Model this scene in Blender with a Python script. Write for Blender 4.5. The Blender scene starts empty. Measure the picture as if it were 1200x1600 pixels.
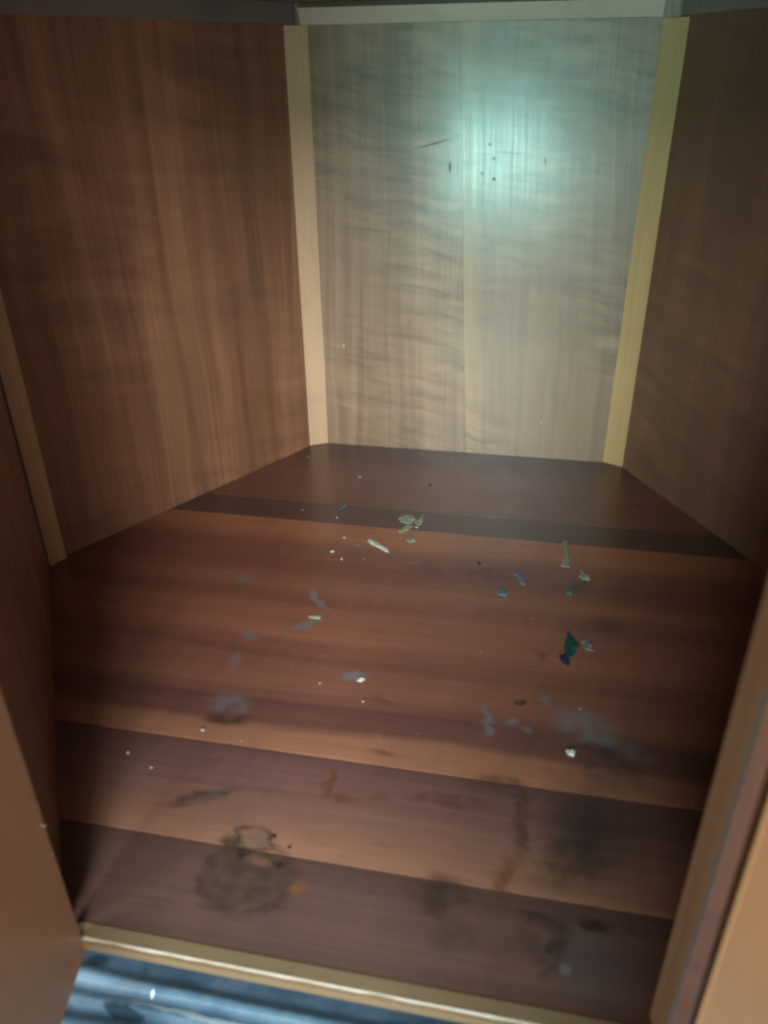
import bpy, bmesh, math, random
from mathutils import Vector, Matrix, noise as mnoise

random.seed(11)
C = bpy.context.scene
COL = C.collection
R = math.radians

# ------------------------------------------------------------------ camera
H = 0.62                      # eye height above the cupboard floor
yaw, pitch, roll = R(-11.45), R(29.3), R(0.8)
cam_d = bpy.data.cameras.new('camera')
cam = bpy.data.objects.new('camera', cam_d)
COL.objects.link(cam)
C.camera = cam
fw = Vector((math.sin(yaw) * math.cos(pitch), math.cos(yaw) * math.cos(pitch), -math.sin(pitch)))
r0 = Vector((math.cos(yaw), -math.sin(yaw), 0))
u0 = r0.cross(fw)
rc = math.cos(roll) * r0 - math.sin(roll) * u0
uc = math.sin(roll) * r0 + math.cos(roll) * u0
m = Matrix((rc, uc, -fw)).transposed().to_4x4()
m.translation = (0, 0, H)
cam.matrix_world = m
cam_d.sensor_fit = 'VERTICAL'
cam_d.sensor_height = 24
cam_d.sensor_width = 18
cam_d.lens = 1236 / 1600 * 24
cam_d.clip_start = 0.01
cam_d.clip_end = 50
cam_d.dof.use_dof = True
cam_d.dof.focus_distance = 1.12
cam_d.dof.aperture_fstop = 2.6
cam_d.dof.aperture_blades = 7

# ------------------------------------------------------------------ light
w = bpy.data.worlds.new('World')
C.world = w
w.use_nodes = True
w.node_tree.nodes['Background'].inputs['Color'].default_value = (0.86, 0.92, 1.0, 1)
w.node_tree.nodes['Background'].inputs['Strength'].default_value = 0.30


def area(name, loc, target, sx, sy, power, color):
    d = bpy.data.lights.new(name, 'AREA')
    d.shape = 'RECTANGLE'
    d.size, d.size_y = sx, sy
    d.energy = power
    d.color = color
    o = bpy.data.objects.new(name, d)
    COL.objects.link(o)
    o.location = loc
    o.rotation_euler = (Vector(target) - Vector(loc)).to_track_quat('-Z', 'Y').to_euler()
    return o


# the daylight window behind the photographer, and the warm light of the room round it, plus added fill lamps
area('window_light', (-0.27, -1.5, 0.25), (-0.10, 1.33, 0.45), 0.38, 0.30, 36, (0.46, 1.0, 0.92))
area('wide_glow_light', (0.02, -1.5, 0.02), (0.0, 1.33, 0.45), 0.80, 0.46, 11, (0.66, 1.0, 0.93))  # added lamp, widens the glow on the back panel
area('side_light', (0.56, -1.30, 0.66), (-0.3, 1.0, 0.35), 0.34, 0.50, 12, (0.92, 0.97, 1.0))
area('tan_fill_light', (-1.25, -0.60, 0.45), (0.17, 0.33, 0.10), 0.40, 0.40, 26, (1.0, 0.98, 0.92))  # added lamp, brightens the tan front panel
area('room_light', (0.08, -1.75, 1.42), (-0.2, 1.0, 0.20), 1.2, 0.85, 192, (0.83, 0.96, 1.0))

C.view_settings.view_transform = 'Standard'
C.view_settings.look = 'None'
C.view_settings.exposure = 0.0
C.view_settings.gamma = 1.0
C.cycles.filter_width = 2.5


# ------------------------------------------------------------------ colour
def lin(r, g, b):
    f = lambda c: (c / 255 / 12.92) if c / 255 <= 0.04045 else ((c / 255 + 0.055) / 1.055) ** 2.4
    return (f(r), f(g), f(b), 1)


# ------------------------------------------------------------------ materials
class N:
    """small helper that writes shader nodes"""

    def __init__(self, name):
        self.m = bpy.data.materials.new(name)
        self.m.use_nodes = True
        self.t = self.m.node_tree
        self.acc = None
        self.p = self.t.nodes['Principled BSDF']

    def new(self, kind, **kw):
        n = self.t.nodes.new(kind)
        for k, v in kw.items():
            setattr(n, k, v)
        return n

    def put(self, sock, v):
        if hasattr(v, 'is_linked'):
            self.t.links.new(v, sock)
        else:
            sock.default_value = v

    def math(self, op, a, b=0.0, clamp=False):
        n = self.new('ShaderNodeMath', operation=op, use_clamp=clamp)
        self.put(n.inputs[0], a)
        self.put(n.inputs[1], b)
        return n.outputs[0]

    def vmath(self, op, a, b=(0, 0, 0)):
        n = self.new('ShaderNodeVectorMath', operation=op)
        self.put(n.inputs[0], a)
        self.put(n.inputs[1], b)
        return n.outputs['Value'] if op == 'LENGTH' else n.outputs[0]

    def noise(self, vec, scale, detail=3, rough=0.5, dist=0.0, color=False):
        n = self.new('ShaderNodeTexNoise')
        self.put(n.inputs['Vector'], vec)
        n.inputs['Scale'].default_value = scale
        n.inputs['Detail'].default_value = detail
        n.inputs['Roughness'].default_value = rough
        n.inputs['Distortion'].default_value = dist
        return n.outputs['Color'] if color else n.outputs['Fac']

    def rng(self, v, a, b, c=0.0, d=1.0, smooth=True):
        n = self.new('ShaderNodeMapRange')
        n.interpolation_type = 'SMOOTHSTEP' if smooth else 'LINEAR'
        self.put(n.inputs['Value'], v)
        for i, x in zip(('From Min', 'From Max', 'To Min', 'To Max'), (a, b, c, d)):
            n.inputs[i].default_value = x
        return n.outputs[0]

    def mix(self, f, a, b, mode='MIX'):
        n = self.new('ShaderNodeMix', data_type='RGBA', blend_type=mode)
        self.put(n.inputs[0], f)
        self.put(n.inputs[6], a)
        self.put(n.inputs[7], b)
        return n.outputs[2]

    def ramp(self, v, stops):
        n = self.new('ShaderNodeValToRGB')
        e = n.color_ramp.elements
        while len(e) < len(stops):
            e.new(0.5)
        for el, (p, c) in zip(e, stops):
            el.position = p
            el.color = c
        self.put(n.inputs[0], v)
        return n.outputs[0]

    def scale(self, vec, s):
        return self.vmath('MULTIPLY', vec, s)

    def bump(self, h, strength, dist=0.001):
        n = self.new('ShaderNodeBump')
        n.inputs['Strength'].default_value = strength
        n.inputs['Distance'].default_value = dist
        self.put(n.inputs['Height'], h)
        self.put(self.p.inputs['Normal'], n.outputs[0])


def mark(s, base, P, mk):
    """one stain, scuff or scratch with a shape of its own, mixed over the base colour.
    mk: centre, half-sizes, angle, colour, strength, softness, optional ring"""
    mp = s.new('ShaderNodeMapping', vector_type='TEXTURE')
    s.put(mp.inputs['Vector'], P)
    mp.inputs['Location'].default_value = mk['c']
    mp.inputs['Rotation'].default_value = mk.get('rot', (0, 0, 0))
    mp.inputs['Scale'].default_value = mk['r']
    d = s.vmath('LENGTH', mp.outputs[0])
    if mk.get('ring'):
        d = s.math('ABSOLUTE', s.math('SUBTRACT', d, 1 - mk['ring']))
        f = s.rng(d, mk['ring'], 0.0, 0, mk['k'])
    else:
        f = s.rng(d, 1.0, 1.0 - mk.get('soft', 0.6), 0, mk['k'])
    if 'patch' in mk:
        f = s.math('MULTIPLY', f, mk['patch'])
    s.acc = f if s.acc is None else s.math('MAXIMUM', s.acc, f)
    return s.mix(f, base, mk['col'])


def wood(name, dark, mid, light, band=None, figure=0.0, grain=0.6, rough=0.36, coat=0.25, seed=0.0,
         marks=(), figure_mask=None, streak=(14, 70), spec=0.5, warp=1.0, coat_rough=0.3, dirt=0.25, gain=(1, 1, 1), bumpk=0.16, coatvar=0.10, fs=1.0, mstretch=(22, 75, 40)):
    s = N(name)
    gn = lambda c: tuple(min(0.9, c[i] * gain[i]) for i in range(3)) + (1,)
    dark, mid, light = gn(dark), gn(mid), gn(light)
    band = [(p, gn(c)) for p, c in band] if band else None
    uv = s.new('ShaderNodeUVMap', uv_map='grain').outputs[0]
    ob = s.new('ShaderNodeTexCoord').outputs['Object']
    base_off = s.vmath('ADD', uv, (seed * 3.1, seed * 1.7, seed))
    # the grain wanders a little along the board
    wob = s.noise(s.scale(base_off, (2.2, 5.0, 1)), 1.0, 2, 0.5, color=True)
    wv = s.vmath('MULTIPLY', s.vmath('SUBTRACT', wob, (0.5, 0.5, 0.5)), (0, 0.05 * warp, 0))
    P = s.vmath('ADD', base_off, wv)
    g1 = s.noise(s.scale(P, (0.7, streak[0], 1)), 1.0, 3, 0.55, 0.3)
    g2 = s.noise(s.scale(P, (1.8, streak[1], 1)), 1.0, 4, 0.6, 0.4)
    g3 = s.noise(s.scale(P, (9, 520, 1)), 1.0, 2, 0.6)
    g4 = s.noise(s.scale(P, (1.5, streak[1] * 3.4, 1)), 1.0, 2, 0.6)
    t = s.math('ADD', s.math('MULTIPLY', g1, 0.42), s.math('MULTIPLY', g2, 0.36))
    t = s.math('ADD', t, s.math('MULTIPLY', g4, 0.22))
    t = s.math('ADD', s.math('MULTIPLY', s.math('SUBTRACT', t, 0.5), 2.2 * grain), 0.5, True)
    col = s.ramp(t, [(0.0, dark), (0.5, mid), (1.0, light)])
    if band is not None:
        bu = s.new('ShaderNodeUVMap', uv_map='band').outputs[0]
        sp = s.new('ShaderNodeSeparateXYZ')
        s.put(sp.inputs[0], bu)
        wv1 = s.noise(s.scale(base_off, (2.5, 3, 1)), 1.0, 3, 0.55)
        bv = s.math('ADD', sp.outputs['Y'], s.math('MULTIPLY', s.math('SUBTRACT', wv1, 0.5), 0.10), True)
        bc = s.ramp(bv, band)
        col = s.mix(0.78, col, bc)
        gm = s.rng(g2, 0.25, 0.75, 0.86, 1.12, False)
        cc = s.new('ShaderNodeCombineXYZ')
        for i in range(3):
            s.put(cc.inputs[i], gm)
        col = s.mix(1.0, col, cc.outputs[0], 'MULTIPLY')
    if figure:
        # curl: ripples that cross the grain, in drifting patches
        q = s.vmath('ADD', base_off, s.vmath('MULTIPLY', s.vmath('SUBTRACT', s.noise(s.scale(base_off, (5, 9, 1)), 1.0, 2, color=True), (0.5, 0.5, 0.5)), (0.030, 0.03, 0)))
        sx = s.new('ShaderNodeSeparateXYZ')
        s.put(sx.inputs[0], uv)
        tl = s.new('ShaderNodeCombineXYZ')
        s.put(tl.inputs[0], s.math('MULTIPLY', sx.outputs['Y'], 0.16))
        q = s.vmath('ADD', q, tl.outputs[0])
        f1 = s.noise(s.scale(q, (50 * fs, 8.5 * fs, 1)), 1.0, 3, 0.55, 0.3)
        f2 = s.noise(s.scale(q, (120 * fs, 15 * fs, 1)), 1.0, 2, 0.5, 0.2)
        fm = s.rng(s.noise(s.scale(base_off, (3.2, 4, 1)), 1.0, 2), 0.34, 0.62)
        ff = s.math('ADD', s.math('MULTIPLY', s.math('SUBTRACT', f1, 0.5), 1.5), s.math('MULTIPLY', s.math('SUBTRACT', f2, 0.5), 0.6))
        ff = s.math('MULTIPLY', s.math('MULTIPLY', ff, fm), 2.0 * figure)
        val = s.math('ADD', ff, 1.0)
        cc = s.new('ShaderNodeCombineXYZ')
        s.put(cc.inputs[0], val)
        s.put(cc.inputs[1], val)
        s.put(cc.inputs[2], s.math('ADD', s.math('MULTIPLY', ff, 0.85), 1.0))
        col = s.mix(1.0, col, cc.outputs[0], 'MULTIPLY')
    # open pores
    po = s.rng(g3, 0.60, 0.74, 0, 0.30)
    col = s.mix(po, col, (dark[0] * 0.5, dark[1] * 0.45, dark[2] * 0.45, 1))
    # handling grime, uneven
    if dirt:
        dn = s.noise(ob, 7.0, 5, 0.62, 0.5)
        col = s.mix(s.rng(dn, 0.48, 0.78, 0, dirt), col, lin(58, 50, 48))
    if marks:
        d1 = s.noise(s.scale(ob, mstretch), 1.0, 4, 0.6, color=True)
        d2 = s.noise(ob, 11, 2, 0.5, color=True)
        Q = s.vmath('ADD', ob, s.vmath('MULTIPLY', s.vmath('SUBTRACT', d1, (0.5, 0.5, 0.5)), (0.030, 0.013, 0.016)))
        Q = s.vmath('ADD', Q, s.vmath('MULTIPLY', s.vmath('SUBTRACT', d2, (0.5, 0.5, 0.5)), (0.03, 0.03, 0.03)))
        pat = s.rng(s.noise(ob, 55, 4, 0.6), 0.30, 0.62, 0.25, 1.0)
        for mk in marks:
            mk = dict(mk)
            if mk.get('p'):
                mk['patch'] = pat
            if mk.get('sharp'):
                col = mark(s, col, ob, mk)
            else:
                col = mark(s, col, Q, mk)
    s.put(s.p.inputs['Base Color'], col)
    rn = s.noise(ob, 16, 4, 0.6, 0.4)
    rr = s.math('ADD', s.math('MULTIPLY', s.math('SUBTRACT', rn, 0.5), 0.28), rough)
    if s.acc is not None:
        rr = s.math('ADD', rr, s.math('MULTIPLY', s.acc, 0.22))
        s.put(s.p.inputs['Coat Weight'], s.math('MULTIPLY', s.math('SUBTRACT', 1.0, s.acc), coat))
    s.put(s.p.inputs['Roughness'], s.math('ADD', rr, s.math('MULTIPLY', s.math('SUBTRACT', g2, 0.5), 0.10), True))
    s.p.inputs['Specular IOR Level'].default_value = spec
    if s.acc is None:
        s.p.inputs['Coat Weight'].default_value = coat
    s.put(s.p.inputs['Coat Roughness'], s.math('ADD', s.math('MULTIPLY', s.math('SUBTRACT', s.math('ADD', g4, g3), 1.0), coatvar), coat_rough, True))
    hh = s.math('ADD', s.math('MULTIPLY', g3, 0.5), s.math('MULTIPLY', g2, 0.8))
    hh = s.math('ADD', hh, s.math('MULTIPLY', s.noise(ob, 24, 3, 0.5), 1.2))
    s.bump(hh, bumpk, 0.0012)
    return s.m


def plain(name, col, rough=0.85, var=0.4, spec=0.15, scale=160):
    s = N(name)
    ob = s.new('ShaderNodeTexCoord').outputs['Object']
    n = s.noise(ob, scale, 4, 0.6)
    k = s.rng(n, 0.25, 0.75, 1 - var, 1 + var, False)
    cc = s.new('ShaderNodeCombineXYZ')
    for i in range(3):
        s.put(cc.inputs[i], k)
    s.put(s.p.inputs['Base Color'], s.mix(1.0, col, cc.outputs[0], 'MULTIPLY'))
    s.p.inputs['Roughness'].default_value = rough
    s.p.inputs['Specular IOR Level'].default_value = spec
    s.bump(n, 0.3, 0.0006)
    return s.m


# marks on the floor: centre (a, b), half-sizes, turn, colour, strength
GREY = lin(104, 101, 104)
COOL = lin(96, 99, 100)
RUST = lin(86, 44, 24)
DARK = lin(36, 26, 22)
WATER = lin(74, 62, 48)


def fm(a, b, ra, rb, ang, col, k, soft=0.7, p=True, ring=None, sharp=False):
    return dict(c=(a, b, 0), r=(ra, rb, 1), rot=(0, 0, R(ang)), col=col, k=min(0.95, k * 1.2), soft=soft, p=p, ring=ring, sharp=sharp)


floor_marks = [
    # scuffs: the grey hooked smear and its neighbours
    fm(-0.262, 0.835, 0.045, 0.0085, -52, GREY, 0.62), fm(-0.262, 0.775, 0.042, 0.008, 33, COOL, 0.62),
    fm(-0.325, 0.745, 0.020, 0.009, -20, COOL, 0.5), fm(-0.296, 0.757, 0.020, 0.007, 20, GREY, 0.3),
    fm(-0.375, 0.863, 0.022, 0.012, 0, COOL, 0.4), fm(-0.178, 0.690, 0.022, 0.013, 30, GREY, 0.8),
    fm(-0.185, 0.687, 0.012, 0.007, -40, COOL, 0.7),
    fm(-0.330, 0.690, 0.012, 0.030, 15, COOL, 0.35), fm(-0.306, 0.620, 0.032, 0.028, 10, GREY, 0.42),
    fm(-0.300, 0.594, 0.034, 0.013, 8, DARK, 0.65),
    fm(-0.018, 0.647, 0.008, 0.034, 10, GREY, 0.62), fm(0.008, 0.648, 0.013, 0.009, 0, GREY, 0.6),
    fm(0.025, 0.638, 0.014, 0.006, -20, GREY, 0.5), fm(0.044, 0.688, 0.006, 0.022, -5, COOL, 0.5),
    fm(0.032, 0.765, 0.022, 0.008, -40, DARK, 0.5), fm(0.015, 0.683, 0.0085, 0.0085, 0, DARK, 0.9, 0.5),
    fm(0.085, 0.655, 0.046, 0.038, -30, GREY, 0.55), fm(0.118, 0.632, 0.045, 0.022, -25, COOL, 0.42),
    fm(0.098, 0.625, 0.030, 0.012, 0, DARK, 0.5),
    fm(0.068, 0.938, 0.013, 0.020, 0, COOL, 0.55), fm(0.085, 0.918, 0.020, 0.020, 0, lin(52, 60, 58), 0.6),
    fm(-0.150, 0.944, 0.020, 0.006, 0, GREY, 0.45), fm(-0.055, 0.848, 0.014, 0.012, 0, GREY, 0.35),
    fm(-0.12, 0.93, 0.05, 0.03, 10, DARK, 0.25), fm(-0.035, 0.94, 0.08, 0.035, 0, lin(60, 42, 36), 0.35),
    fm(0.11, 0.84, 0.05, 0.03, 20, DARK, 0.3),
    # hairline scratches in the varnish
    fm(-0.2, 0.78, 0.02, 0.0009, 25, lin(150, 132, 118), 0.4, 0.9, True, sharp=True),
    fm(-0.13, 0.6, 0.016, 0.0009, -50, lin(150, 132, 118), 0.5, 0.9, True, sharp=True),
    fm(-0.12, 0.59, 0.018, 0.0009, -64, lin(150, 132, 118), 0.45, 0.9, True, sharp=True),
    fm(-0.225, 0.72, 0.016, 0.0009, 18, lin(150, 132, 118), 0.4, 0.9, True, sharp=True),
    fm(-0.05, 0.7, 0.03, 0.0009, 8, lin(150, 132, 118), 0.3, 0.9, True, sharp=True),
    fm(-0.1, 0.86, 0.035, 0.0009, -6, lin(150, 132, 118), 0.28, 0.9, True, sharp=True),
    fm(0, 0.78, 0.02, 0.0009, 40, lin(150, 132, 118), 0.3, 0.9, True, sharp=True),
    fm(-0.16, 0.48, 0.02, 0.0009, 12, lin(150, 132, 118), 0.3, 0.9, True, sharp=True),
    fm(-0.29, 0.55, 0.014, 0.0009, 30, lin(150, 132, 118), 0.3, 0.9, True, sharp=True),
    # rusty runs and drips
    fm(-0.170, 0.535, 0.007, 0.030, 0, RUST, 0.75), fm(-0.150, 0.518, 0.024, 0.009, -10, RUST, 0.6),
    fm(-0.112, 0.520, 0.016, 0.009, 10, RUST, 0.4), fm(-0.125, 0.577, 0.020, 0.006, -15, RUST, 0.5),
    fm(-0.145, 0.655, 0.024, 0.009, 10, RUST, 0.4), fm(0.02, 0.52, 0.012, 0.06, 0, lin(64, 34, 24), 0.6),
    fm(-0.05, 0.536, 0.065, 0.013, 6, lin(78, 44, 34), 0.55), fm(0.01, 0.458, 0.012, 0.040, 0, lin(84, 48, 24), 0.55),
    fm(0.045, 0.427, 0.030, 0.010, -12, lin(48, 32, 28), 0.6), fm(-0.042, 0.428, 0.036, 0.030, 0, lin(50, 34, 26), 0.75),
    fm(-0.028, 0.394, 0.026, 0.022, 0, lin(60, 44, 34), 0.45), fm(0.03, 0.404, 0.016, 0.018, 0, lin(58, 40, 34), 0.5),
    fm(-0.285, 0.492, 0.050, 0.012, 28, lin(60, 46, 38), 0.7),
    # the round water mark with its knob
    fm(-0.212, 0.418, 0.048, 0.040, 0, lin(50, 37, 26), 0.6, 0.5, True), fm(-0.212, 0.418, 0.052, 0.044, 0, lin(44, 30, 20), 0.55, ring=0.2),
    fm(-0.220, 0.452, 0.018, 0.012, 0, lin(104, 78, 66), 0.8, 0.4), fm(-0.220, 0.453, 0.021, 0.015, 0, DARK, 0.7, ring=0.25),
    fm(-0.224, 0.439, 0.0075, 0.0075, 0, DARK, 0.95, 0.5), fm(-0.186, 0.436, 0.008, 0.006, -30, DARK, 0.95, 0.6),
    fm(-0.238, 0.446, 0.018, 0.010, -10, lin(58, 42, 30), 0.8), fm(-0.205, 0.433, 0.020, 0.006, 0, lin(120, 82, 70), 0.5),
    fm(-0.168, 0.418, 0.010, 0.016, 0, lin(116, 72, 40), 0.55),
    # dull film and damp patches towards the right jamb, with shade painted into them
    fm(0.080, 0.395, 0.050, 0.055, 0, lin(62, 66, 72), 0.38, 0.9, False), fm(0.052, 0.400, 0.013, 0.036, -18, DARK, 0.65),
    fm(0.060, 0.388, 0.008, 0.008, 0, COOL, 0.6), fm(0.083, 0.430, 0.022, 0.008, -10, DARK, 0.7),
    fm(0.085, 0.520, 0.060, 0.080, 0, lin(42, 34, 34), 0.68, 0.95, False), fm(0.070, 0.480, 0.05, 0.030, 20, lin(46, 36, 34), 0.5),
    fm(0.000, 0.560, 0.05, 0.018, -10, lin(56, 34, 28), 0.5), fm(0.105, 0.60, 0.045, 0.04, 0, lin(48, 46, 48), 0.5, 0.9),
]


def bm_(x, z, rx, rz, ang, col, k, soft=0.7, p=False, sharp=True):
    return dict(c=(x, 1.329, z), r=(rx, 1, rz), rot=(0, R(ang), 0), col=col, k=k, soft=soft, p=p, sharp=sharp)


back_marks = [
    bm_(-0.185, 0.517, 0.045, 0.0016, -14, lin(52, 48, 42), 0.8), bm_(-0.157, 0.484, 0.0028, 0.011, 0, lin(48, 44, 42), 0.8),
    bm_(-0.097, 0.517, 0.004, 0.003, 0, lin(60, 58, 52), 0.7), bm_(-0.090, 0.497, 0.003, 0.003, 0, lin(50, 46, 42), 0.8),
    bm_(-0.107, 0.476, 0.003, 0.003, 0, lin(50, 46, 42), 0.8), bm_(-0.088, 0.468, 0.004, 0.004, 0, lin(50, 46, 42), 0.8),
    bm_(-0.012, 0.494, 0.002, 0.008, 0, lin(60, 60, 54), 0.6), bm_(-0.065, 0.505, 0.03, 0.0012, 5, lin(80, 76, 66), 0.5),
    bm_(-0.338, 0.191, 0.002, 0.003, 0, lin(200, 190, 170), 0.9), bm_(0.017, 0.069, 0.002, 0.002, 0, lin(200, 190, 180), 0.9),
    bm_(-0.045, 0.474, 0.035, 0.0012, -4, lin(84, 80, 70), 0.4),
]

K = dict(dark=lin(78, 50, 36), mid=lin(112, 74, 52), light=lin(142, 98, 68))
M = {}
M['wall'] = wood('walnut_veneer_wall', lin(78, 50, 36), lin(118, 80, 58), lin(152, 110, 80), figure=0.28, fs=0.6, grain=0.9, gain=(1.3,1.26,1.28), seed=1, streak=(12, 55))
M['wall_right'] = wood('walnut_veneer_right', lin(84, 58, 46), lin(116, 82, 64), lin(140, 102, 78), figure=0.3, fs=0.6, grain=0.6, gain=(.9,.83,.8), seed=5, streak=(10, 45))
M['veneer_a'] = wood('figured_veneer', lin(104, 78, 62), lin(144, 110, 88), lin(172, 138, 112), figure=0.48, grain=0.85, gain=(.93,.94,.94), seed=2, marks=back_marks, rough=0.42, coat=0.45, coat_rough=0.225, spec=0.32, coatvar=0.13, bumpk=0.5)
M['veneer_b'] = wood('figured_veneer_other_leaf', lin(104, 78, 62), lin(146, 112, 90), lin(174, 140, 114), figure=0.5, grain=0.85, gain=(.92,.93,.93), seed=4.1, marks=back_marks, rough=0.42, coat=0.45, coat_rough=0.225, spec=0.32, coatvar=0.13, bumpk=0.5,
                     band=[(0.0, lin(156, 122, 92)), (0.085, lin(152, 118, 90)), (0.12, lin(134, 103, 84)), (0.45, lin(144, 110, 88)), (1.0, lin(130, 100, 80))])
M['ceiling'] = wood('dark_ceiling_veneer', lin(106, 92, 84), lin(122, 106, 98), lin(132, 116, 108), grain=0.5, seed=7, rough=0.5, coat=0)
M['batten'] = wood('pale_batten_wood', lin(176, 140, 102), lin(200, 164, 124), lin(212, 180, 142), grain=0.6, gain=(.97,.92,.98), seed=8, rough=0.55, coat=0, streak=(40, 160), spec=0.3, dirt=0.12)
M['batten_olive'] = wood('olive_batten_wood', lin(128, 108, 78), lin(154, 130, 94), lin(172, 148, 108), grain=0.7, gain=(1.3,1.07,.96), seed=8.6, rough=0.5, coat=0.1, streak=(40, 160), spec=0.3, dirt=0.2)
M['batten_brown'] = wood('brown_batten_wood', lin(116, 96, 74), lin(136, 112, 86), lin(150, 126, 98), grain=0.6, seed=8.3, rough=0.55, coat=0, streak=(40, 160), spec=0.3, dirt=0.25)
M['edge_grey'] = wood('grey_edge_wood', lin(112, 100, 94), lin(142, 130, 122), lin(164, 152, 144), grain=0.9, gain=(.27,.35,.36), seed=12.5, rough=0.5, coat=0, streak=(30, 120), dirt=0.4)
M['rail'] = wood('grey_rail_wood', lin(150, 146, 134), lin(168, 164, 150), lin(182, 178, 162), grain=0.4, gain=(1.3, 0.97, 0.95), seed=9, rough=0.6, coat=0, spec=0.3, dirt=0.2)
M['lip'] = wood('olive_lipping_wood', lin(118, 100, 66), lin(146, 124, 84), lin(166, 142, 100), grain=0.6, gain=(.5,.48,.56), seed=10, rough=0.5, coat=0, streak=(40, 160))
M['lip_brown'] = wood('brown_lipping_wood', lin(100, 72, 44), lin(128, 94, 60), lin(146, 110, 72), grain=0.6, gain=(.6,.62,.7), seed=11, rough=0.5, coat=0, streak=(40, 160))
M['edge'] = wood('worn_edge_wood', lin(150, 126, 104), lin(196, 176, 150), lin(224, 206, 180), grain=0.9, gain=(.46,.43,.44), seed=12, rough=0.55, coat=0, streak=(30, 120), dirt=0.3)
M['door_left'] = wood('orange_brown_door_wood', lin(150, 104, 64), lin(172, 124, 80), lin(184, 138, 92), grain=0.35, gain=(0.72, 0.68, 0.78), seed=13, rough=0.45, coat=0.1, dirt=0.3)
M['tan_board'] = wood('tan_board_wood', lin(150, 112, 80), lin(166, 126, 90), lin(176, 138, 102), grain=0.35, gain=(1.3,1.42,1.45), seed=14, rough=0.5, coat=0.1, dirt=0.15)
s_ = 1.0
fk = dict(dark=lin(72, 42, 32), mid=lin(104, 64, 46), light=lin(136, 90, 62), grain=0.6, marks=floor_marks, rough=0.33, coat=0.5, figure=0.12, streak=(18, 80))
M['floor1'] = wood('floor_veneer_back', gain=(.8,.73,.88), seed=21, band=[(0, lin(80, 62, 56)), (0.22, lin(78, 58, 50)), (0.42, lin(112, 72, 56)), (0.9, lin(114, 74, 54)), (1, lin(104, 68, 52))], **fk)  # dark rear end of the band paints in shade along the back panel
M['floor2'] = wood('floor_veneer_dark_strip', gain=(.95,.88,1.0), seed=22, band=[(0, lin(66, 48, 44)), (0.5, lin(62, 46, 44)), (1, lin(60, 44, 42))], **fk)
M['floor3'] = wood('floor_veneer_middle', gain=(1.0,.91,1.08), seed=23, band=[
    (0, lin(150, 94, 58)), (0.085, lin(146, 92, 58)), (0.15, lin(112, 66, 48)), (0.27, lin(104, 60, 44)), (0.345, lin(130, 82, 56)), (0.42, lin(110, 66, 48)),
    (0.48, lin(130, 82, 58)), (0.58, lin(136, 86, 60)), (0.66, lin(112, 70, 52)), (0.79, lin(128, 84, 60)), (0.855, lin(88, 58, 48)), (0.92, lin(98, 66, 52)), (0.945, lin(142, 98, 68)), (1, lin(154, 108, 74))], **fk)
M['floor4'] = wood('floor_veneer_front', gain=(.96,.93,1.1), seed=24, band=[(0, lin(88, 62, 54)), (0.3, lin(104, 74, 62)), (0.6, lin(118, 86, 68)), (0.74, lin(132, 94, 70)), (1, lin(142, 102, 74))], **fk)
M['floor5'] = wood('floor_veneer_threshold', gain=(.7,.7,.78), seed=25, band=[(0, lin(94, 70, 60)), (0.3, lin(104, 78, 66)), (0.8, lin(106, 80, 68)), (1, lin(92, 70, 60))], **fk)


# ------------------------------------------------------------------ mesh helpers
def link(name, me, mat, parent=None):
    o = bpy.data.objects.new(name, me)
    COL.objects.link(o)
    if mat:
        me.materials.append(mat)
    if parent:
        o.parent = parent
        o.matrix_parent_inverse = parent.matrix_world.inverted()
    return o


def finish(bm, name, mat, parent, gaxis, vaxis, origin, bevel=0.0, band=None, voff=0.0):
    """bevel, write the grain UV (u along gaxis, v across) and link"""
    if bevel:
        bmesh.ops.bevel(bm, geom=list(bm.edges), offset=bevel, segments=2, affect='EDGES', profile=0.6)
    bmesh.ops.recalc_face_normals(bm, faces=bm.faces)
    g = Vector(gaxis).normalized()
    v = Vector(vaxis).normalized()
    n = g.cross(v)
    o = Vector(origin)
    l1 = bm.loops.layers.uv.new('grain')
    l2 = bm.loops.layers.uv.new('band')
    for f in bm.faces:
        f.smooth = False
        for lp in f.loops:
            d = lp.vert.co - o
            lp[l1].uv = (d.dot(g), d.dot(v) + d.dot(n) + voff)
            if band:
                lp[l2].uv = (0.5, (d.dot(v) - band[0]) / (band[1] - band[0]))
    me = bpy.data.meshes.new(name)
    bm.to_mesh(me)
    bm.free()
    return link(name, me, mat, parent)


def prism(name, poly, z0, z1, mat, parent, gaxis=(1, 0, 0), vaxis=(0, 1, 0), origin=(0, 0, 0), bevel=0.0006, band=None, voff=0.0):
    """plan polygon raised from z0 to z1"""
    bm = bmesh.new()
    lo = [bm.verts.new((x, y, z0)) for x, y in poly]
    hi = [bm.verts.new((x, y, z1)) for x, y in poly]
    bm.faces.new(lo)
    bm.faces.new(hi)
    k = len(poly)
    for i in range(k):
        bm.faces.new((lo[i], lo[(i + 1) % k], hi[(i + 1) % k], hi[i]))
    return finish(bm, name, mat, parent, gaxis, vaxis, origin, bevel, band, voff)


def panel(name, p, q, z0, z1, th, mat, parent, voff=0.0, ext=(0, 0), bevel=0.001):
    """upright board whose inner face runs p > q in plan, thickness to the left of p > q"""
    p, q = Vector(p), Vector(q)
    d = (q - p).normalized()
    n = Vector((-d.y, d.x))
    p, q = p - d * ext[0], q + d * ext[1]
    poly = [p, q, q + n * th, p + n * th]
    return prism(name, [tuple(x) for x in poly], z0, z1, mat, parent, (0, 0, 1), (d.x, d.y, 0), (p.x, p.y, 0), bevel, None, voff)


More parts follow.
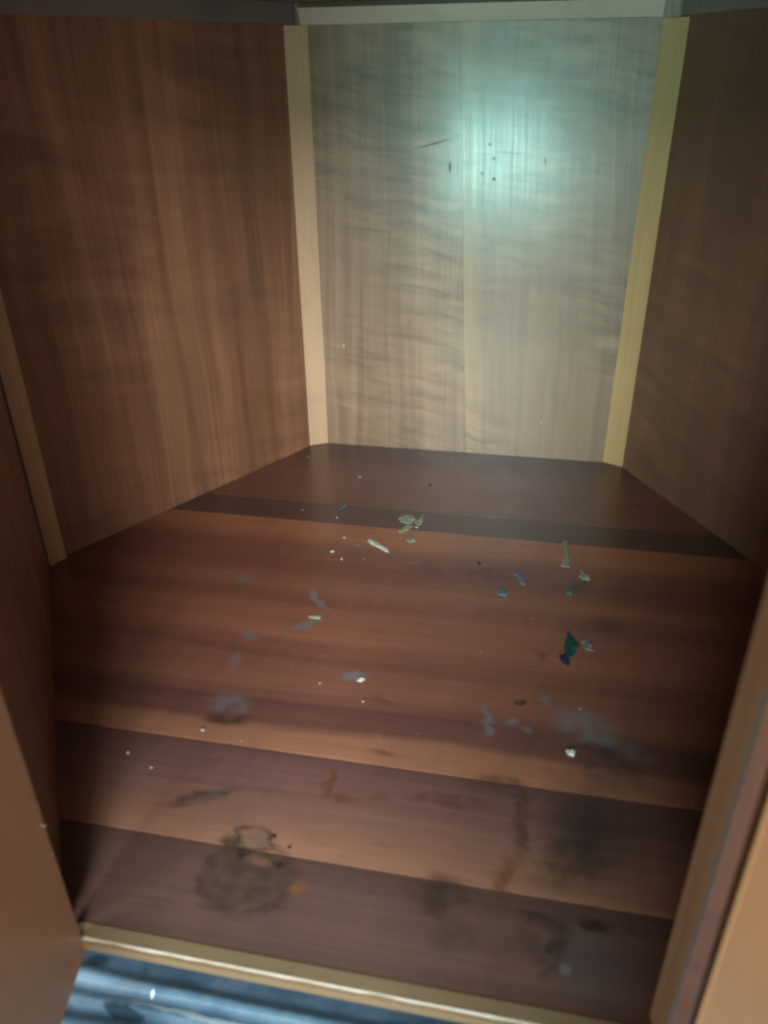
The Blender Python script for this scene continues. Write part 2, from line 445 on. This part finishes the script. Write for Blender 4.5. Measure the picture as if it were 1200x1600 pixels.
def batten(name, p, q, z0, z1, depth, mat, parent, chips=0.0, **kw):
    """corner batten: the face p > q shows, the back tucks into the corner; a little out of true along its length"""
    p, q = Vector(p), Vector(q)
    d = (q - p).normalized()
    n = Vector((-d.y, d.x))
    poly = [p, q, q + n * depth - d * depth * 0.6, p + n * depth + d * depth * 0.6]
    bm = bmesh.new()
    rows = []
    steps = 22
    for i in range(steps + 1):
        z = z0 + (z1 - z0) * i / steps
        row = []
        for j, x in enumerate(poly):
            jit = (mnoise.noise(Vector((z * 9, j * 3.1, p.x * 7))) * 0.0007) if j < 2 else 0
            row.append(bm.verts.new((x.x + d.x * jit, x.y + d.y * jit, z)))
        rows.append(row)
    for a, b in zip(rows, rows[1:]):
        for j in range(4):
            bm.faces.new((a[j], a[(j + 1) % 4], b[(j + 1) % 4], b[j]))
    bm.faces.new(rows[0])
    bm.faces.new(rows[-1])
    return finish(bm, name, mat, parent, (0, 0, 1), (d.x, d.y, 0), (p.x, p.y, 0), 0, None, p.x * 3)


def tag(o, label, cat, group=None, kind=None):
    o['label'] = label
    o['category'] = cat
    if group:
        o['group'] = group
    if kind:
        o['kind'] = kind


# ------------------------------------------------------------------ the cupboard
cup = bpy.data.objects.new('corner_cupboard', None)
COL.objects.link(cup)
cup.location = (-0.119, 0.84, -0.03)
bpy.context.view_layer.update()
tag(cup, 'six sided brown veneered cupboard standing open with pale battens in its corners', 'cupboard')

BLc, BRc = (-0.3945, 1.329), (0.1552, 1.329)       # corners of the back
Lc, Rc = (-0.6690, 0.8512), (0.4300, 0.8512)       # side corners
FL, FR = (-0.3440, 0.3400), (0.1290, 0.3400)       # opening
CZ = 0.705
TH = 0.012

# back: a board carrying two leaves of figured veneer
bp = prism('back_panel', [(BLc[0] - 0.02, 1.331), (BRc[0] + 0.02, 1.331), (BRc[0] + 0.02, 1.345), (BLc[0] - 0.02, 1.345)], -0.012, CZ + 0.012, M['wall'], cup, (0, 0, 1), (1, 0, 0))


def veneer(x0b, x0t, x1b, x1t, mat, band=None):
    bm = bmesh.new()
    zz = (0.0, CZ)
    f = [bm.verts.new(c) for c in ((x0b, 1.329, zz[0]), (x1b, 1.329, zz[0]), (x1t, 1.329, zz[1]), (x0t, 1.329, zz[1]))]
    b = [bm.verts.new((v.co.x, 1.3312, v.co.z)) for v in f]
    bm.faces.new(f)
    bm.faces.new(list(reversed(b)))
    for i in range(4):
        bm.faces.new((f[i], f[(i + 1) % 4], b[(i + 1) % 4], b[i]))
    bm.normal_update()
    tilt = ((x0t - x0b) if band else 0.0) / CZ
    return finish(bm, 'veneer_leaf', mat, bp, (tilt, 0, 1), (1, 0, -tilt), (x0b, 1.329, 0), 0.0003, band)


veneer(BLc[0], BLc[0], -0.1143, -0.1493, M['veneer_a'])
veneer(-0.1140, -0.1490, BRc[0], BRc[0], M['veneer_b'], (0.0, 0.28))

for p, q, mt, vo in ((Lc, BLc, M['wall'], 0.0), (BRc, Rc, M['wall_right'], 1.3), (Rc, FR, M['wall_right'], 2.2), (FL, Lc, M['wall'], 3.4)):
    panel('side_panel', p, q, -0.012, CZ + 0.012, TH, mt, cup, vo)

# floor: boards across the cupboard, clipped to the six sided plan
hexa = [FL, FR, Rc, BRc, BLc, Lc]


def clip(poly, b0, b1):
    def half(pts, f):
        out = []
        for i in range(len(pts)):
            a, b = pts[i], pts[(i + 1) % len(pts)]
            fa, fb = f(a), f(b)
            if fa >= 0:
                out.append(a)
            if (fa < 0) != (fb < 0):
                t = fa / (fa - fb)
                out.append((a[0] + (b[0] - a[0]) * t, a[1] + (b[1] - a[1]) * t))
        return out
    return half(half(poly, lambda p: p[1] - b0), lambda p: b1 - p[1])


fl = prism('floor_panel', [(-0.119 + (x + 0.119) * 1.012, 0.84 + (y - 0.84) * 1.006) for x, y in hexa], -0.0125, -0.0035, M['lip_brown'], cup)
G = 0.0004
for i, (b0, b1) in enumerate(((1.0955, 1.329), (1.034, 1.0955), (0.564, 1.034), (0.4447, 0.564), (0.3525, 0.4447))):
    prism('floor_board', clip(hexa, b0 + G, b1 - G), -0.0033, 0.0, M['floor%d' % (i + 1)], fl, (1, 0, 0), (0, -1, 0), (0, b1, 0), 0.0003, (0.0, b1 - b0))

# lipping round the opening: sill, jambs, header; the worn front arris is a strip of its own
sl = prism('sill_lipping', [(FL[0], 0.3400), (FR[0], 0.3400), (FR[0] + 0.004, 0.3523), (FL[0] - 0.004, 0.3523)], -0.0125, 0.0008, M['lip'], cup, (1, 0, 0), (0, -1, 0), (0, 0.35, 0), 0.0008)


def arris(name, parent, p0, p1, r, mat, seed):
    """chipped edge strip from p0 to p1"""
    p0, p1 = Vector(p0), Vector(p1)
    d = (p1 - p0).normalized()
    a = d.orthogonal().normalized()
    b = d.cross(a)
    bm = bmesh.new()
    rings = []
    n = 90
    for i in range(n + 1):
        t = i / n
        rr = r * (1 + 0.95 * mnoise.noise(Vector((t * 17, seed, 0))) + 0.3 * mnoise.noise(Vector((t * 60, seed, 4))))
        c = p0.lerp(p1, t)
        rings.append([bm.verts.new(c + (a * math.cos(k * math.pi / 3) + b * math.sin(k * math.pi / 3)) * rr) for k in range(6)])
    for q0, q1 in zip(rings, rings[1:]):
        for k in range(6):
            bm.faces.new((q0[k], q0[(k + 1) % 6], q1[(k + 1) % 6], q1[k]))
    bm.faces.new(rings[0])
    bm.faces.new(rings[-1])
    return finish(bm, name, mat, parent, d, a, p0)


arris('worn_edge', sl, (FL[0] + 0.004, 0.3398, -0.0002), (FR[0], 0.3398, -0.0002), 0.0014, M['edge'], 1.0)
prism('sill_front', [(FL[0], 0.3385), (FR[0], 0.3385), (FR[0], 0.3398), (FL[0], 0.3398)], -0.0150, -0.0016, M['lip_brown'], sl, (1, 0, 0), (0, 0, 1), bevel=0.0004)
jr = prism('jamb_lipping', [(0.1236, 0.3620), (0.1290, 0.3402), (0.1440, 0.3402), (0.1440, 0.3620)], 0.0, CZ, M['lip_brown'], cup, (0, 0, 1), (0, 1, 0), (0.124, 0.34, 0), 0.0006)
prism('worn_edge', [(0.1290, 0.3388), (0.1382, 0.3388), (0.1382, 0.3400), (0.1290, 0.3400)], -0.012, CZ, M['edge_grey'], jr, (0, 0, 1), (1, 0, 0), (0.129, 0.338, 0), 0.0004)
prism('gap_shade_strip', [(0.1385, 0.3391), (0.1440, 0.3391), (0.1440, 0.3400), (0.1385, 0.3400)], -0.012, CZ, M['wall_right'], jr, (0, 0, 1), (1, 0, 0), (0.138, 0.339, 0), 0.0003)  # dark strip added to paint the shadow gap beside the tan panel
prism('jamb_lipping', [(-0.3530, 0.3620), (-0.3640, 0.3620), (-0.3640, 0.3402), (-0.3455, 0.3402)], 0.0, CZ, M['lip_brown'], cup, (0, 0, 1), (0, 1, 0), (-0.33, 0.34, 0), 0.0006)
prism('header', [(-0.35, 0.3400), (0.144, 0.3400), (0.144, 0.3560), (-0.35, 0.3560)], CZ, CZ + 0.05, M['lip_brown'], cup, (1, 0, 0), (0, 0, 1))

# pale battens up the corners
batten('corner_batten', (-0.4065, 1.3090), (-0.3748, 1.3275), 0.0008, 0.6765, 0.012, M['batten'], cup)
batten('corner_batten', (0.1318, 1.3275), (0.1644, 1.3120), 0.0008, 0.6755, 0.012, M['batten_olive'], cup)
lb = batten('corner_batten', (-0.6605, 0.8420), (-0.6505, 0.8685), 0.0008, CZ, 0.010, M['batten'], cup)

# under the ceiling: pale rail on the back, dark rails on the sides
bm = bmesh.new()
sec = [(1.3288, 0.6765), (1.3205, 0.6765), (1.3085, 0.6975), (1.3285, CZ)]
ends = [[bm.verts.new((x, b, z)) for b, z in sec] for x in (-0.3835, 0.1305)]
for i in range(4):
    bm.faces.new((ends[0][i], ends[0][(i + 1) % 4], ends[1][(i + 1) % 4], ends[1][i]))
bm.faces.new(ends[0])
bm.faces.new(ends[1])
finish(bm, 'top_rail', M['rail'], cup, (1, 0, 0), (0, 0, 1), (0, 1.32, 0.67), 0.0008)
for p, q in ((Lc, BLc), (BRc, Rc)):
    p_, q_ = Vector(p), Vector(q)
    d = (q_ - p_).normalized()
    n = Vector((-d.y, d.x))
    r = panel('side_rail', tuple(p_ - n * 0.006), tuple(q_ - n * 0.006), 0.6775, CZ, 0.0075, M['ceiling'], cup, ext=(-0.006, -0.004))
prism('ceiling_panel', [(x, y) for x, y in hexa], CZ, CZ + 0.011, M['ceiling'], cup, (1, 0, 0), (0, 1, 0))


# left door swung open, and an unseen shading board on the right
def door(hx, hy, ang, side, width, z0, z1, th, mat, label, seed, jag):
    """thin board hinged at (hx, hy); ang measured from straight out; its hinge edge is ragged"""
    d = Vector((math.sin(ang), -math.cos(ang), 0))
    n = Vector((d.y, -d.x, 0)) * side
    bm = bmesh.new()
    rows = []
    k = 120
    for i in range(k + 1):
        z = z0 + (z1 - z0) * i / k
        j = jag * (abs(mnoise.noise(Vector((z * 45, seed, 0)))) + 0.7 * abs(mnoise.noise(Vector((z * 150, seed, 2)))))
        base = Vector((hx, hy, z))
        rows.append([bm.verts.new(base + d * j), bm.verts.new(base + d * width), bm.verts.new(base + d * width + n * th), bm.verts.new(base + d * j * 0.4 + n * th)])
    for a, b in zip(rows, rows[1:]):
        for q in range(4):
            bm.faces.new((a[q], a[(q + 1) % 4], b[(q + 1) % 4], b[q]))
    bm.faces.new(rows[0])
    bm.faces.new(rows[-1])
    o = finish(bm, 'door', mat, cup, (0, 0, 1), d, (hx, hy, 0))
    o['label'] = label
    return o


dl = door(-0.3264, 0.3386, R(11), 1, 0.24, -0.016, 0.70, 0.012, M['door_left'], 'orange brown door standing open on the left, its edge chipped', 3.0, 0.0016)
# tan front panel that stands beside the opening on the right, a shadow gap away from the jamb
fp = prism('front_panel', [(0.1462, 0.3330), (0.4400, 0.3330), (0.4400, 0.3470), (0.1462, 0.3470)], -0.10, CZ + 0.05, M['tan_board'], cup, (0, 0, 1), (1, 0, 0), (0.147, 0.333, 0), 0.0016)
# unseen board added beyond the tan panel to shade the floor's right side
shade_board = door(0.2250, 0.3050, R(-37), -1, 0.32, -0.016, 0.70, 0.012, M['tan_board'], 'tan board added out of view to shade the right of the floor', 5.0, 0.0004)
# pale splinters where the left door's edge has broken
chip = plain('pale_splinter', lin(150, 136, 116), 0.7)
for i, (z, sx) in enumerate(((0.141, 1.2), (0.110, 0.7), (0.0045, 1.0))):
    bm = bmesh.new()
    c0 = Vector((-0.3242, 0.3352, z))
    tip = bm.verts.new(c0 + Vector((0.0022 * sx, -0.001, 0.0012)))
    q = [bm.verts.new(c0 + Vector(v) * sx) for v in ((-0.0012, 0.0006, -0.0016), (-0.0006, -0.0010, 0.0030), (0.0004, 0.0012, 0.0006))]
    for k in range(3):
        bm.faces.new((q[k], q[(k + 1) % 3], tip))
    bm.faces.new(q)
    finish(bm, 'splinter', chip, dl, (0, 0, 1), (1, 0, 0), (0, 0, 0))

# ------------------------------------------------------------------ blue cushion below the sill
s = N('blue_vinyl')
ob = s.new('ShaderNodeTexCoord').outputs['Object']
n1 = s.noise(ob, 26, 4, 0.6, 0.5)
n2 = s.noise(s.scale(ob, (9, 26, 20)), 1.0, 3, 0.6)
c = s.ramp(s.math('ADD', s.math('MULTIPLY', n1, 0.6), s.math('MULTIPLY', n2, 0.4)), [(0.3, lin(46, 66, 80)), (0.5, lin(66, 88, 104)), (0.75, lin(96, 108, 116))])
Q = s.vmath('ADD', ob, s.vmath('MULTIPLY', s.vmath('SUBTRACT', s.noise(ob, 60, 2, color=True), (0.5, 0.5, 0.5)), (0.008, 0.008, 0)))
for mk in (dict(c=(-0.306, 0.3365, 0), r=(0.024, 0.0075, 1), rot=(0, 0, R(-8)), col=lin(20, 38, 48), k=0.9, soft=0.35),
           dict(c=(-0.353, 0.376, 0), r=(0.014, 0.010, 1), col=lin(24, 44, 56), k=0.8),
           dict(c=(-0.24, 0.345, 0), r=(0.10, 0.0035, 1), rot=(0, 0, R(-2)), col=lin(122, 132, 138), k=0.7),
           dict(c=(-0.20, 0.337, 0), r=(0.05, 0.005, 1), rot=(0, 0, R(-2)), col=lin(110, 126, 112), k=0.6),
           dict(c=(-0.289, 0.3555, 0), r=(0.0022, 0.0045, 1), rot=(0, 0, R(20)), col=lin(190, 205, 212), k=0.9)):
    c = mark(s, c, Q, mk)
s.put(s.p.inputs['Base Color'], c)
s.put(s.p.inputs['Roughness'], s.rng(n1, 0.3, 0.7, 0.34, 0.5))
s.p.inputs['Coat Weight'].default_value = 0.15
s.p.inputs['Coat Roughness'].default_value = 0.35
s.bump(s.noise(ob, 240, 3, 0.6), 0.25, 0.0008)
vinyl = s.m

cu = bpy.data.objects.new('seat_cushion', None)
COL.objects.link(cu)
cu.location = (-0.1, 0.2, -0.22)
bpy.context.view_layer.update()
tag(cu, 'glossy blue vinyl cushion with creased rolls lying below the cupboard sill', 'cushion')


def prof(b, a):
    z = -0.100
    for c0, h, w_ in ((0.3625 + 0.0025 * math.sin(a * 9), 0.0065, 0.0075), (0.3455 + 0.003 * math.sin(a * 7 + 1), 0.0045, 0.006), (0.318 + 0.003 * math.sin(a * 5 + 2), 0.006, 0.010), (0.285, 0.004, 0.012)):
        z += h * math.exp(-((b - c0) / w_) ** 2)
    z += 0.0030 * mnoise.noise(Vector((a * 11, b * 22, 0))) + 0.0003 * mnoise.noise(Vector((a * 40, b * 90, 3)))
    z -= 0.012 * max(0, (b - 0.375)) / 0.05
    return z


bm = bmesh.new()
na, nb = 130, 120
g = []
for i in range(na + 1):
    a = -0.62 + 1.05 * i / na
    row = []
    for j in range(nb + 1):
        b = -0.02 + 0.47 * j / nb
        row.append(bm.verts.new((a, b, prof(b, a))))
    g.append(row)
for i in range(na):
    for j in range(nb):
        bm.faces.new((g[i][j], g[i + 1][j], g[i + 1][j + 1], g[i][j + 1]))
for f in bm.faces:
    f.smooth = True
me = bpy.data.meshes.new('cover')
bm.to_mesh(me)
bm.free()
link('cover', me, vinyl, cu)
prism('padding', [(-0.618, -0.018), (0.428, -0.018), (0.428, 0.448), (-0.618, 0.448)], -0.22, -0.125, vinyl, cu, bevel=0.004)


# ------------------------------------------------------------------ debris on the floor
MD = dict(
    pale=plain('pale_green_paint', lin(128, 128, 102), 0.88), green=plain('green_paint', lin(34, 66, 58), 0.88),
    teal=plain('teal_paint', lin(82, 100, 94), 0.88), lav=plain('lavender_paint', lin(98, 95, 104), 0.88),
    white=plain('white_plaster', lin(176, 168, 156), 0.88), grey=plain('grey_flake', lin(104, 100, 98), 0.88),
    dark=plain('dark_crumb', lin(48, 34, 26), 0.88), blue=plain('dark_blue_paint', lin(36, 46, 58), 0.88), bone=plain('bone_splinter', lin(160, 152, 138), 0.88))


def flake(name, pts, th, mat, label, cat, curl=0.0, rz=0.0, sub=3):
    """thin irregular chip: outline pts (world a, b), domed and crumpled"""
    cx = sum(p[0] for p in pts) / len(pts)
    cy = sum(p[1] for p in pts) / len(pts)
    out = []
    for i in range(len(pts)):
        a, b = pts[i], pts[(i + 1) % len(pts)]
        for k in range(sub):
            t = k / sub
            jx = random.uniform(-1, 1) * 0.0009
            out.append((a[0] + (b[0] - a[0]) * t - cx + jx, a[1] + (b[1] - a[1]) * t - cy + random.uniform(-1, 1) * 0.0012))
    bm = bmesh.new()
    n = len(out)
    lo = [bm.verts.new((x, y, 0.0001)) for x, y in out]
    hi = [bm.verts.new((x * 0.94, y * 0.94, th * random.uniform(0.5, 1.1))) for x, y in out]
    mi = [bm.verts.new((x * 0.5, y * 0.5, th * random.uniform(0.7, 1.5) + curl)) for x, y in out]
    ce = bm.verts.new((0, 0, th * 1.1 + curl))
    bm.faces.new(list(reversed(lo)))
    for i in range(n):
        j = (i + 1) % n
        bm.faces.new((lo[i], lo[j], hi[j], hi[i]))
        bm.faces.new((hi[i], hi[j], mi[j], mi[i]))
        bm.faces.new((mi[i], mi[j], ce))
    bmesh.ops.recalc_face_normals(bm, faces=bm.faces)
    me = bpy.data.meshes.new(name)
    bm.to_mesh(me)
    bm.free()
    o = link(name, me, MD[mat])
    o.location = (cx, cy, 0.0)
    tag(o, label, cat, 'paint and plaster debris on the cupboard floor')
    return o


def crumb(name, a, b, ra, rb, rz, h, mat, label, cat, ang=0.0):
    bm = bmesh.new()
    bmesh.ops.create_icosphere(bm, subdivisions=1, radius=1.0)
    for v in bm.verts:
        k = random.uniform(0.7, 1.15)
        v.co = Vector((v.co.x * ra * k, v.co.y * rb * k, max(-0.05 * h, v.co.z * h * 0.5 * k + h * 0.45)))
    lo = min(v.co.z for v in bm.verts)
    for v in bm.verts:
        v.co.z -= lo
    me = bpy.data.meshes.new(name)
    bm.to_mesh(me)
    bm.free()
    o = link(name, me, MD[mat])
    o.location = (a, b, 0.0001)
    o.rotation_euler.z = R(ang)
    tag(o, label, cat, 'paint and plaster debris on the cupboard floor')
    return o


PF = 'paint flake'
flake('paint_flake', [(-0.193, 1.066), (-0.183, 1.080), (-0.170, 1.079), (-0.165, 1.064), (-0.172, 1.052), (-0.186, 1.054)], 0.0015, 'pale', 'largest pale green paint flake on the dark strip of floor near the back', PF)
flake('paint_flake', [(-0.165, 1.058), (-0.160, 1.072), (-0.155, 1.088), (-0.153, 1.066), (-0.154, 1.052), (-0.161, 1.050)], 0.0014, 'pale', 'pale green paint flake touching the right side of the largest flake', PF)
flake('paint_flake', [(-0.186, 1.026), (-0.179, 1.046), (-0.172, 1.048), (-0.165, 1.045), (-0.174, 1.030), (-0.181, 1.024)], 0.0013, 'pale', 'narrow pale green paint flake just in front of the largest flake', PF)
flake('paint_flake', [(-0.170, 1.003), (-0.165, 1.013), (-0.156, 1.012), (-0.155, 1.001), (-0.163, 0.996)], 0.0014, 'pale', 'small oval pale green paint flake alone on the orange edge of the board', PF)
flake('splinter', [(-0.227, 0.993), (-0.221, 0.996), (-0.192, 0.972), (-0.188, 0.964), (-0.196, 0.966), (-0.222, 0.984)], 0.0024, 'bone', 'long whitish splinter lying left of the small oval green flake', 'splinter')
flake('paint_flake', [(0.058, 1.028), (0.062, 1.043), (0.069, 1.042), (0.0685, 1.020), (0.071, 0.985), (0.070, 0.970), (0.059, 0.970), (0.061, 0.992), (0.064, 1.012)], 0.0014, 'pale', 'long pale green strip of paint tapering toward the back right', PF)
flake('paint_flake', [(0.083, 0.950), (0.086, 0.966), (0.090, 0.957), (0.096, 0.955), (0.098, 0.942), (0.091, 0.941), (0.086, 0.944)], 0.0016, 'pale', 'pale grey green two lobed flake right of the long green strip', PF)
flake('paint_flake', [(0.065, 0.915), (0.069, 0.918), (0.074, 0.908), (0.073, 0.901), (0.066, 0.902)], 0.0013, 'teal', 'tiny pale teal paint flake in front of the long green strip', PF)
flake('paint_flake', [(-0.011, 0.950), (0.000, 0.950), (0.010, 0.936), (0.012, 0.914), (0.004, 0.916), (0.000, 0.932), (-0.007, 0.940)], 0.0012, 'lav', 'bent lavender grey paint flake between the teal chip and the green strip', PF)
flake('paint_flake', [(-0.029, 0.892), (-0.022, 0.902), (-0.013, 0.893), (-0.013, 0.884), (-0.024, 0.885)], 0.0014, 'teal', 'small oval teal paint flake in front of the lavender flake', PF)
flake('paint_flake', [(0.062, 0.790), (0.067, 0.822), (0.072, 0.815), (0.081, 0.796), (0.077, 0.783), (0.070, 0.768), (0.063, 0.770)], 0.0016, 'green', 'dark green paint chip with a pale chip against it', PF)
flake('paint_flake', [(0.082, 0.806), (0.089, 0.812), (0.096, 0.800), (0.098, 0.787), (0.088, 0.788), (0.086, 0.798)], 0.0016, 'grey', 'whitish chip leaning against the right side of the dark green chip', PF)
flake('paint_flake', [(0.056, 0.772), (0.062, 0.776), (0.070, 0.766), (0.068, 0.752), (0.060, 0.758)], 0.0012, 'blue', 'dark blue chip at the front end of the dark green chip', PF)
flake('plaster_chip', [(0.064, 0.6165), (0.068, 0.6200), (0.0735, 0.6180), (0.0715, 0.6125), (0.0665, 0.6125)], 0.0028, 'white', 'bright white plaster chip beside the grey smear at right', 'plaster chip')
flake('paint_flake', [(-0.295, 1.066), (-0.291, 1.072), (-0.281, 1.098), (-0.284, 1.100), (-0.291, 1.083)], 0.0010, 'teal', 'thin slanting grey green sliver on the dark strip, left of the largest flake', PF)
flake('paint_flake', [(-0.262, 0.792), (-0.257, 0.797), (-0.247, 0.797), (-0.246, 0.792), (-0.255, 0.790)], 0.0016, 'pale', 'shiny pale sliver in the crook of the hooked grey smear', PF)
flake('paint_flake', [(-0.174, 0.684), (-0.169, 0.690), (-0.165, 0.689), (-0.168, 0.683)], 0.0018, 'white', 'tiny white sliver on the grey smudge at the middle of the floor', PF)
CR = 'crumb'
for (a, b, ra, rb, h, mat, ang, label) in (
        (-0.2712, 0.951, 0.0040, 0.0030, 0.003, 'white', 10, 'white crumb on the floor left of the long splinter'),
        (-0.2528, 0.935, 0.0020, 0.0030, 0.0025, 'white', 0, 'small upright white crumb in front of the leftmost white crumb'),
        (-0.2206, 0.942, 0.0028, 0.0032, 0.002, 'grey', 20, 'greyish crumb in front of the long splinter'),
        (-0.2360, 0.976, 0.0055, 0.0030, 0.002, 'grey', -10, 'flat grey crumb behind the left end of the long splinter'),
        (-0.2630, 0.993, 0.0042, 0.0028, 0.002, 'white', -25, 'white crumb on the orange board edge behind the splinter'),
        (-0.2730, 1.000, 0.0040, 0.0025, 0.0015, 'grey', -25, 'faint grey crumb left of the crumb on the orange edge'),
        (-0.2845, 1.196, 0.0050, 0.0040, 0.002, 'bone', 25, 'lone pale crumb on the rear board near the back panel'),
        (-0.3491, 1.065, 0.0045, 0.0035, 0.002, 'grey', 10, 'grey crumb at the left end of the dark strip'),
        (-0.2892, 1.052, 0.0018, 0.0028, 0.002, 'white', 0, 'speck sized white crumb below the thin slanting sliver'),
        (-0.1603, 1.043, 0.0040, 0.0022, 0.0018, 'white', 5, 'small white crumb in front of the largest green flake'),
        (-0.3839, 0.5326, 0.0022, 0.0024, 0.003, 'bone', 20, 'pale crumb nearest the left door, on the board before the water mark'),
        (-0.3506, 0.5185, 0.0020, 0.0015, 0.002, 'bone', 0, 'second pale crumb from the left door, right of the first'),
        (-0.3192, 0.5770, 0.0032, 0.0028, 0.003, 'bone', 30, 'yellowish crumb at the front of the dark round smudge'),
        (-0.2145, 0.6723, 0.0015, 0.0015, 0.002, 'white', 0, 'white speck left of the grey smudge in mid floor'),
        (-0.1591, 0.6511, 0.0013, 0.0015, 0.002, 'white', 0, 'white speck in front of the grey smudge in mid floor'),
        (-0.2018, 0.4620, 0.0030, 0.0018, 0.0015, 'dark', 0, 'dark crumb behind the round water mark'),
        (-0.1843, 0.4530, 0.0024, 0.0018, 0.0015, 'dark', 10, 'smaller dark crumb right of the water mark knob'),
        (0.1065, 1.069, 0.0025, 0.0060, 0.002, 'grey', 0, 'grey crumb on the dark strip near the right wall'),
        (-0.1600, 1.188, 0.0030, 0.0030, 0.002, 'dark', 0, 'dark crumb on the rear board'),
        (-0.0560, 0.958, 0.0030, 0.0030, 0.002, 'dark', 0, 'dark crumb left of the lavender flake'),
        (-0.3960, 1.262, 0.0050, 0.0040, 0.002, 'grey', 10, 'grey crumb at the foot of the left back batten'),
):
    crumb('crumb', a, b, ra, rb, 0, h, mat, label, CR, ang)

# fine dust nobody could count
bm = bmesh.new()
rd = random.Random(5)
for i in range(26):
    a = rd.gauss(-0.12, 0.13)
    b = min(1.25, max(0.40, rd.gauss(0.80, 0.2)))
    r = rd.uniform(0.0003, 0.0007)
    mt = Matrix.Translation((a, b, r * 0.4))
    bmesh.ops.create_icosphere(bm, subdivisions=1, radius=r, matrix=mt)
me = bpy.data.meshes.new('dust_specks')
bm.to_mesh(me)
bm.free()
du = link('dust_specks', me, MD['bone'])
tag(du, 'fine pale dust specks scattered over the cupboard floor', 'dust', kind='stuff')
